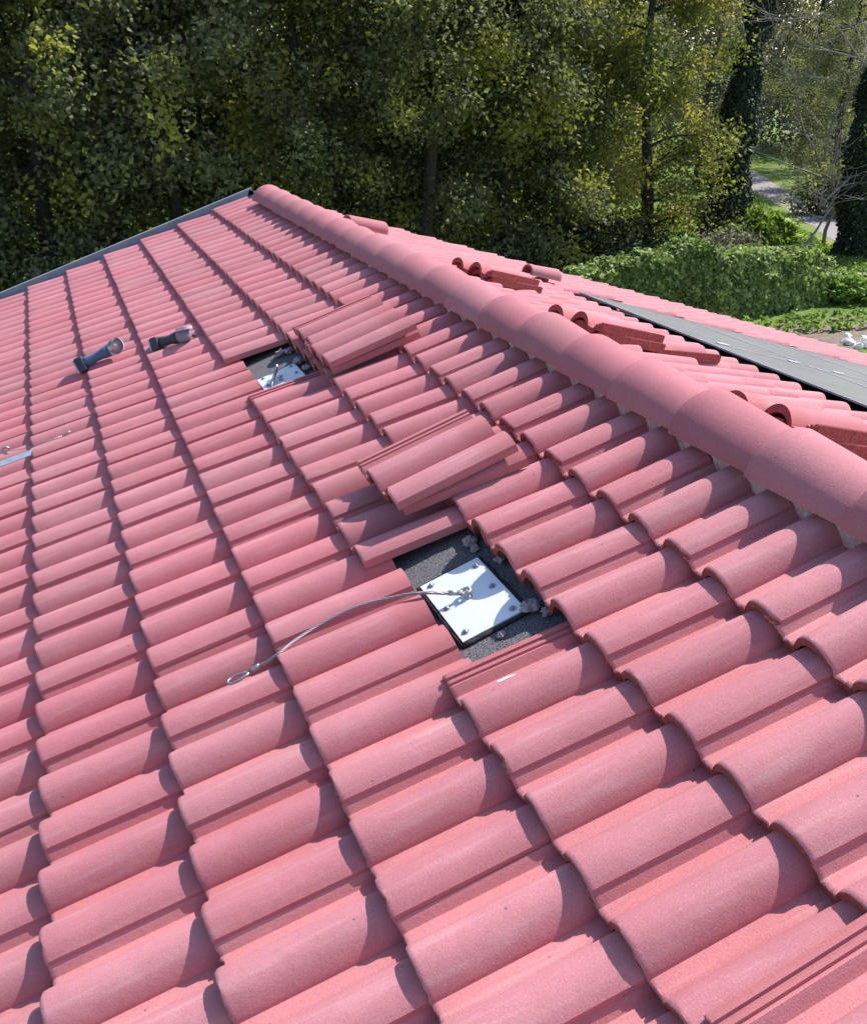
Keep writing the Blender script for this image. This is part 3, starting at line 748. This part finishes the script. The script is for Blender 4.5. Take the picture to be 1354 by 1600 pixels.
# ------------------------------------------------------------------ foliage
def leaves_mesh(name, pts, size, mat, nrm=None, seed=1, asp=.62, spread=1.0, sizes=None):
    # each leaf is a folded six-sided blade of its own
    rs = np.random.RandomState(seed); n = len(pts); P = np.asarray(pts)
    a = rs.normal(size=(n, 3)); a /= np.linalg.norm(a, axis=1)[:, None]
    u = rs.normal(size=(n, 3)) * spread + (nrm if nrm is not None else 0)
    u /= np.linalg.norm(u, axis=1)[:, None]
    l = a - (a * u).sum(1)[:, None] * u; l /= np.linalg.norm(l, axis=1)[:, None]
    s = np.cross(u, l); sz = (size * rs.uniform(.45, 1.5, n))[:, None] if sizes is None else sizes[:, None]
    droop = u * sz * .16
    V = np.stack([P - l*sz*.5, P + s*sz*asp*.5 - l*sz*.08 - droop, P + l*sz*.5 - droop*.6, P - s*sz*asp*.5 - l*sz*.08 - droop, P + l*sz*.05 + droop*.5], 1).reshape(-1, 3)
    b = np.arange(n)[:, None] * 5
    T = np.concatenate([b + np.array(t) for t in ((0, 1, 4), (1, 2, 4), (2, 3, 4), (3, 0, 4))], 1).reshape(-1)
    me = bpy.data.meshes.new(name); me.vertices.add(len(V)); me.vertices.foreach_set('co', V.ravel())
    me.loops.add(len(T)); me.loops.foreach_set('vertex_index', T); npoly = len(T) // 3
    me.polygons.add(npoly); me.polygons.foreach_set('loop_start', np.arange(npoly)*3); me.polygons.foreach_set('loop_total', np.full(npoly, 3))
    me.update(calc_edges=True); me.materials.append(mat); return me
def branch(mb, p, d, L, r, rnd, depth, tips, bend=.25, split=3, droop=0.0, minr=.004):
    n = 5; pts = [Vector(p)]; rr = [r]; q = Vector(p); d = Vector(d).normalized()
    for k in range(n):
        d = (d + Vector((rnd.gauss(0, bend*.4), rnd.gauss(0, bend*.4), rnd.gauss(0, bend*.3) - droop))).normalized()
        q = q + d * L / n; pts.append(q.copy()); rr.append(max(minr, r * (1 - .6*(k+1)/n)))
        if k >= 1: tips.append((q.copy(), d.copy(), depth))
    mb.tube(pts, rr, 7 if depth > 1 else 5)
    if depth > 0:
        for s in range(split):
            k = rnd.randint(2, n); nd = (d + Vector((rnd.gauss(0, .6), rnd.gauss(0, .6), rnd.gauss(.05, .4)))).normalized()
            branch(mb, pts[k], nd, L*rnd.uniform(.5, .75), rr[k]*.7, rnd, depth-1, tips, bend, split, droop, minr)
def make_tree(seed, H=12, rad=2.6, nl=24000, leaf=.17, mat=None, low=.4, asp=.62):
    """trunk and crown meshes, base at the origin"""
    rnd = random.Random(seed); rs = np.random.RandomState(seed); mb = MB(); tips = []
    pts = [Vector((0, 0, -.2))]; q = Vector((0, 0, 0)); d = Vector((rnd.gauss(0, .05), rnd.gauss(0, .05), 1)).normalized(); rr = [.24]
    for k in range(12):
        d = (d + Vector((rnd.gauss(0, .05), rnd.gauss(0, .05), .1))).normalized(); q = q + d*H/12; pts.append(q.copy()); rr.append(.21*(1 - k/12.5))
    mb.tube(pts, rr, 10)
    cl = []
    for k in range(46):
        h = H*(low*.12 + (.98 - low*.12)*rnd.random() ** .95); p = pts[min(12, max(1, int(h/H*12)))]; p = Vector((p.x, p.y, h))
        a = rnd.uniform(0, 2*math.pi); el = rnd.uniform(-.1, .7)
        t = []; L = rad*rnd.uniform(.55, 1.05)*(1.0 if h < H*.6 else max(.35, 1.35 - h/H))
        branch(mb, p, (math.cos(a), math.sin(a), el), L, .045, rnd, 1, t, .35, 2, .04)
        cl += [x[0] for x in t]
    C = np.array([tuple(c) for c in cl]); wts = np.array([rnd.uniform(.15, 1) ** 1.5 for _ in cl]); wts /= wts.sum()
    idx = rs.choice(len(C), nl, p=wts); sp = rs.normal(size=(nl, 3)) * np.array([.30, .30, .26])
    P = C[idx] + sp; P = P[P[:, 2] > .15]
    out = P.copy(); out[:, 2] = 0; out /= (np.linalg.norm(out, axis=1)[:, None] + 1e-6)
    me = leaves_mesh('crown', P, leaf, mat, nrm=out*.4 + np.array([0, 0, .7]), seed=seed, asp=asp)
    return mb.mesh('trunk', [M_BARK], True), me
VAR = [make_tree(21, 12, 2.7, 52000, .135, M_LEAF), make_tree(22, 12, 2.9, 52000, .13, M_LEAF), make_tree(23, 11, 2.7, 46000, .14, M_LEAF), make_tree(24, 12, 2.6, 40000, .125, M_LEAF2), make_tree(25, 12, 2.5, 30000, .13, M_LEAF, 1.7), make_tree(26, 13, 3.0, 26000, .12, M_OLIVE, .6)]
def put_tree(name, v, x, y, rz, sc, lab, cat='tree', grp='tall trees in a row behind the house'):
    root = empty(name, Matrix.Translation((x, y, GZ)) @ Euler((0, 0, rz)).to_matrix().to_4x4() @ Matrix.Scale(sc, 4)); tag(root, lab, cat, grp)
    t = link('trunk', v[0]); t.parent = root; c = link('crown', v[1]); c.parent = root; return root
NM = ['leftmost', 'second', 'third', 'fourth', 'fifth', 'sixth', 'seventh', 'eighth']
front = [(-2.6, 25.6, 0), (.6, 24.6, 1), (3.9, 24.8, 2), (7.2, 25.4, 0), (10.3, 25.0, 1), (13.3, 26.2, 2), (16.2, 27.2, 3), (19.2, 27.0, 3)]
for k, (x, y, v) in enumerate(front):
    lab = ('yellow-green leafy tree, %s along the front row behind the roof' if v == 3 else 'dark green leafy tree, %s along the front row behind the roof') % (NM[k] if k else 'first and leftmost')
    put_tree('leafy_tree', VAR[v], x, y, k*1.3, 1.0 + .05*((k*7) % 3 - 1), lab)
back = [(-4.0, 29.5, 1), (-.8, 30.3, 2), (2.6, 29.6, 0), (6.2, 30.6, 1), (9.6, 30.2, 0), (13, 31.5, 3), (16.6, 32.5, 0), (20.2, 33.0, 1)]
back = [(x, y, 4) for x, y, v in back[::1]]
for k, (x, y, v) in enumerate(back):
    put_tree('leafy_tree', VAR[v], x, y, k*2.1 + .5, 1.08, 'dark tree glimpsed behind the front row, %s from the left' % ('first' if k == 0 else NM[k]), grp='trees glimpsed behind the front row')

# ivy-clad trunks
def ivy_tree(lab, x, y, spine, rr, nl, seed, limbs=()):
    rnd = random.Random(seed); rs = np.random.RandomState(seed)
    root = empty('ivy_clad_tree', Matrix.Translation((x, y, GZ))); tag(root, lab, 'tree', 'trees wrapped in dark ivy')
    mb = MB(); P = [Vector(p) for p in spine]; mb.tube(P, [.26*(1 - .6*k/len(P)) for k in range(len(P))], 10); tips = []
    for b, d, L, r in limbs: branch(mb, b, d, L, r, rnd, 3, tips, .22, 3, 0, .008)
    t = mb.obj('trunk', [M_PALEBARK if limbs else M_BARK], None, None, True); t.parent = root
    pts = []; nr = []
    for _ in range(nl):
        u = rnd.random()*(len(P)-1.001); k = int(u); p = P[k].lerp(P[k+1], u-k); r0 = rr[k] + (rr[k+1]-rr[k])*(u-k)
        a = rnd.uniform(0, 6.283); r = r0*(1 + .45*noise.noise(Vector((math.cos(a)*1.3, math.sin(a)*1.3, p.z*.9+seed)))) * rnd.uniform(.72, 1.05)
        dv = Vector((math.cos(a), math.sin(a), 0)); pts.append(tuple(p + dv*r)); nr.append((dv.x, dv.y, .5))
    c = link('ivy', leaves_mesh('ivy', pts, .13, M_IVY, nrm=np.array(nr)*1.2, seed=seed)); c.parent = root
    return root
ivy_tree('tall forked trunk wrapped in dark ivy at the right end of the row', 22.0, 26.8, [(0, 0, -.1), (.15, .1, 1.5), (.3, .1, 3), (.35, .1, 4.6), (.55, .1, 6), (.75, .1, 8), (.9, .1, 9.5)], [1.0, .75, .62, .60, .42, .45, .4], 15000, 31, [((.55, .1, 6), (-.5, 0, .8), 3, .12), ((.75, .1, 7.2), (.5, 0, .9), 3, .12)])
ivy_tree('ivy-covered trunk with bare limbs above at the right edge', 25.2, 23.8, [(0, 0, -.1), (0, .0, 1.2), (.1, .0, 2.5), (.15, .0, 3.9), (.1, 0, 5.2), (.05, 0, 6.2)], [.85, .75, .95, 1.0, .75, .35], 15000, 32,
         [((.05, 0, 5.4), (-.75, .1, 1.1), 4.2, .13), ((.1, 0, 5.6), (.25, .0, 1), 4.5, .15), ((.05, 0, 5.0), (-.1, .3, 1), 4.2, .10), ((.05, 0, 5.0), (-.7, .2, .9), 3.0, .05)])
# bare saplings in front of it
def bare(lab, x, y, limbs, seed, split=3, depth=3):
    rnd = random.Random(seed); mb = MB(); tips = []
    for b, d, L, r in limbs: branch(mb, b, d, L, r, rnd, depth, tips, .45, split, .01, .006)
    o = link('bare_tree', mb.mesh('bare_tree', [M_PALEBARK], True), None, Matrix.Translation((x, y, GZ))); tag(o, lab, 'bare tree', 'leafless saplings by the path'); return o
bare('leaning leafless sapling with arching branches behind the hedge end', 22.6, 23.6, [((0, 0, -.05), (.35, -.05, 1), 2.0, .055), ((.55, -.1, 1.7), (.8, 0, 1), 2.2, .035), ((.5, -.1, 1.6), (-.1, 0, 1), 1.8, .03), ((.6, -.1, 1.5), (1, .1, .25), 1.7, .03)], 41)
bare('tall leafless sapling arching over the gravel path', 25.2, 25.4, [((0, 0, -.05), (-.22, 0, 1), 3.0, .07), ((-.6, 0, 2.6), (-.7, 0, 1.1), 3.4, .045), ((-.5, 0, 2.3), (-.9, 0, .45), 2.4, .035), ((-.5, 0, 2.8), (-.2, 0, 1), 3.2, .04)], 43)

# shrubs
def shrub(name, lab, x, y, rx, ry, h, nl, leaf, mat, seed, grp=None, cat='shrub', spiky=False):
    rs = np.random.RandomState(seed); n = nl
    root = empty(name, Matrix.Translation((x, y, GZ))); tag(root, lab, cat, grp)
    k = 26; C = np.stack([rs.uniform(-1, 1, k)*rx*.8, rs.uniform(-1, 1, k)*ry*.8, rs.uniform(.1, .9, k)*h], 1)
    C[:, 2] *= (1.15 - .5*np.sqrt((C[:, 0]/rx)**2 + (C[:, 1]/ry)**2))
    P = C[rs.randint(0, k, n)] + rs.normal(size=(n, 3))*np.array([rx*.20, ry*.20, h*.14]); P = P[P[:, 2] > .02]
    c = link('foliage', leaves_mesh('foliage', P, leaf, mat, nrm=np.array([0, 0, .6]), seed=seed, asp=.22 if spiky else .6)); c.parent = root
    rnd = random.Random(seed); mb = MB()
    for q in range(7): mb.tube([(rnd.uniform(-.1, .1)*rx, rnd.uniform(-.1, .1)*ry, -.02), (rnd.uniform(-.4, .4)*rx, rnd.uniform(-.4, .4)*ry, h*.5), (rnd.uniform(-.7, .7)*rx, rnd.uniform(-.7, .7)*ry, h*.8)], [.02, .015, .006], 6)
    s = mb.obj('stems', [M_BARK], None, None, True); s.parent = root; return root
shrub('reed_clump', 'tall green reed clump beside the gravel path', 24.0, 26.6, 1.0, .6, 1.0, 2600, .40, M_GRASS, 51, None, 'reeds', True)
shrub('leafy_shrub', 'bright leafy shrub at the foot of the ivy-clad trunk', 21.9, 25.0, .8, .6, 1.3, 3000, .15, M_BUSH, 52, 'shrubs around the path')
shrub('leafy_shrub', 'dark shrub beside the far bend of the path', 30.8, 31.0, 1.9, 1.4, 2.0, 4200, .16, M_LEAF, 53, 'shrubs around the path')
shrub('leafy_shrub', 'dry brownish shrub left of the ivy-clad trunk', 20.6, 24.6, 1.3, .8, 1.1, 3000, .13, M_FAR, 54, 'shrubs around the path')
shrub('leafy_shrub', 'dark low thicket under the middle of the tree row', 15.5, 24.8, 3.6, 1.3, 1.6, 8000, .14, M_IVY, 55, 'shrubs around the path')
shrub('leafy_shrub', 'dark low thicket under the left of the tree row', 8.5, 24.0, 4.2, 1.3, .9, 5000, .14, M_LEAF, 56, 'shrubs around the path')
for k, (x, y, rx, h) in enumerate(((-1.5, 36.5, 3.6, 3.4), (4.5, 37.5, 4.0, 3.0), (11, 38, 4.4, 3.6), (18.5, 38.5, 4.2, 3.4))):
    shrub('sunlit_bush', 'sunlit yellow-green bush glimpsed between trunks, %s from the left' % ORD[k+1], x, y, rx, 1.5, h, 7000, .24, M_BUSH, 60+k, 'sunlit bushes behind the trees')
for k, (x, y, H, v) in enumerate(((31.0, 41.0, .8, 5), (36.5, 37.5, .8, 5), (28.5, 46, .95, 5), (41.5, 46, 1.0, 5))):
    put_tree('leafy_tree', VAR[v], x, y, k*1.7, H, 'olive leafy tree far along the path, %s' % ('left of the bend', 'right of the bend', 'hidden behind the ivy trunk', 'at the right edge')[k], grp='far trees along the path')
# far-off wood closing the view
rs = np.random.RandomState(9); n = 230000
k = 900; cx = rs.uniform(-30, 105, k); C = np.stack([cx, 64 + rs.uniform(-6, 6, k) - .25*(cx - 30)*(cx > 30), rs.uniform(1, 17, k)], 1)
P = C[rs.randint(0, k, n)] + rs.normal(size=(n, 3))*np.array([2.2, 1.6, 1.8]) + np.array([0, 0, GZ]); P = P[P[:, 2] > GZ]
tag(link('far_wood', leaves_mesh('far_wood', P, .42, M_FAR, nrm=np.array([0, 0, .3]), seed=9, asp=.45)), 'hazy olive brown wood closing the view beyond the path', 'wood', None, 'stuff')

# hedge
rs = np.random.RandomState(77); pts = []; nr = []
hl = [(12.4, 19.7, 1.20), (13.4, 19.5, 1.50), (14.5, 19.1, 1.60), (15.2, 18.9, 1.95), (15.7, 18.75, 1.62), (17.4, 18.9, 1.45), (19.0, 19.2, 1.28), (19.7, 19.35, 1.05)]
for _ in range(26000):
    x = rs.uniform(12.4, 19.8); k = max(i for i in range(len(hl)) if hl[i][0] <= x); k = min(k, len(hl)-2)
    u = (x - hl[k][0])/(hl[k+1][0] - hl[k][0]); yc = hl[k][1]*(1-u) + hl[k+1][1]*u; h = hl[k][2]*(1-u) + hl[k+1][2]*u
    h *= 1 + .10*noise.noise(Vector((x*1.8, 2, 0))) + .06*noise.noise(Vector((x*6, 5, 0)))
    dpt = .42 + .14*noise.noise(Vector((x*1.5, 8, 0)))
    f = rs.rand()
    if f < .55: 
        z = rs.rand()*h; b = .14*noise.noise(Vector((x*2.2, z*2.2, 4))); pts.append((x, yc - dpt - b + rs.normal()*.05, GZ + z)); nr.append((0, -1.0, .55))
    elif f < .85: pts.append((x, yc + rs.uniform(-dpt, dpt), GZ + h + rs.normal()*.05)); nr.append((0, -.2, 1.1))
    else: pts.append((x, yc + dpt + rs.normal()*.05, GZ + rs.rand()*h)); nr.append((0, 1, .5))
root = empty('ivy_hedge', Matrix.Translation((16, 19.2, GZ))); tag(root, 'dense green creeper hedge beyond the far verge', 'hedge')
me = leaves_mesh('foliage', np.array(pts) - np.array([16, 19.2, GZ]), .135, M_VINE, nrm=np.array(nr)*1.3, seed=7, asp=.85); c = link('foliage', me); c.parent = root
mb = MB(); rnd = random.Random(3)
for k in range(14):
    x = -3.7 + k*.55; mb.tube([(x, .2, 0), (x + rnd.uniform(-.1, .1), .05, .6), (x + rnd.uniform(-.2, .2), .1, 1.1)], [.03, .02, .01], 6)
s = mb.obj('stems', [M_BARK], None, None, True); s.parent = root
# garden plants: two rows of leafy vegetables and a rambling patch
def plant(x, y, r, h, n, seed, lab, grp):
    rs = np.random.RandomState(seed); a = rs.uniform(0, 6.283, n); q = np.sqrt(rs.rand(n))*r
    P = np.stack([q*np.cos(a), q*np.sin(a), h*(.35 + .65*rs.rand(n))*(1 - .5*(q/r)**2)], 1)
    o = link('garden_plant', leaves_mesh('garden_plant', P, .13, M_GARDEN, nrm=np.array([0, -.1, 1.4]), seed=seed, asp=.9), None, Matrix.Translation((x, y, GZ)))
    return tag(o, lab, 'plant', grp)
rg = random.Random(8)
for k in range(17):
    x = 15.6 + k*.42; plant(x + rg.uniform(-.08, .08), 17.6 - .06*k + rg.uniform(-.1, .1), .22, .34, 26, 700+k, 'leafy green vegetable in the row along the hedge foot, %s from the left' % ORD[k+1], 'vegetables in the row along the hedge')
for k in range(18):
    x = 15.9 + k*.40; plant(x + rg.uniform(-.06, .06), 16.85 - .07*k + rg.uniform(-.08, .08), .20, .28, 22, 730+k, 'leafy green vegetable in the row nearer the roof, %s from the left' % ORD[k+1], 'vegetables in the row nearer the roof')
for k in range(9):
    x = 19.6 + (k % 5)*.75; plant(x + rg.uniform(-.2, .2), 19.6 - .55*(k//5) - .35*(k % 5) + rg.uniform(-.2, .2), .6, .75, 420, 760+k, 'rambling squash plant right of the hedge, %s from the left' % ORD[k+1], 'rambling plants right of the hedge')
# grass tufts over the sunlit meadow
rs = np.random.RandomState(5); n = 26000
X = rs.uniform(19, 34, n); Y = rs.uniform(19.5, 36, n)
PX = np.array([25.0, 25.9, 27.0, 29.0, 31.6, 34.6]); PY = np.array([17, 21.5, 25.5, 29.5, 34.5, 40.5]); d = np.abs(X - np.interp(Y, PY, PX)); keep = d > 1.55
tr = (np.abs(Y - (22.9 - .42*(X - 19.2))) > .3) & (np.abs(Y - (22.1 - .46*(X - 18.6))) > .3)
P = np.stack([X, Y, np.full(n, GZ + .05)], 1)[keep & tr]
tag(link('meadow_grass', leaves_mesh('meadow_grass', P, .22, M_GRASS, nrm=np.array([.2, -.6, .3]), seed=5, asp=.25)), 'short bright grass growing beside the gravel path', 'grass', None, 'stuff')
# wooden stake at the hedge end, white rubble at the garden corner
mb = MB(); mb.tube([(0, 0, -.05), (.06, 0, 1.05)], [.045, .04], 8); mb.tube([(-.45, .02, .70), (.05, 0, .78)], [.014, .012], 6)
o = link('wooden_stake', mb.mesh('wooden_stake', [M_PALEBARK]), None, Matrix.Translation((22.2, 22.7, GZ))); tag(o, 'short grey wooden stake standing at the hedge end', 'stake')
bm = bmesh.new(); rnd = random.Random(12)
for k in range(34):
    m4 = Matrix.Translation((rnd.gauss(0, .40), rnd.gauss(0, .22), rnd.uniform(.02, .08))) @ Euler((rnd.random()*3, rnd.random()*3, rnd.random()*3)).to_matrix().to_4x4() @ Matrix.Diagonal((rnd.uniform(.08, .2), rnd.uniform(.06, .16), rnd.uniform(.03, .08), 1))
    bmesh.ops.create_icosphere(bm, subdivisions=1, radius=1, matrix=m4)
me = bpy.data.meshes.new('rubble_pile'); bm.to_mesh(me); bm.free(); me.materials.append(M_WHITE)
o = link('rubble_pile', me, None, Matrix.Translation((17.75, 15.35, GZ))); tag(o, 'low heap of white rubble at the garden corner', 'rubble', None, 'stuff')
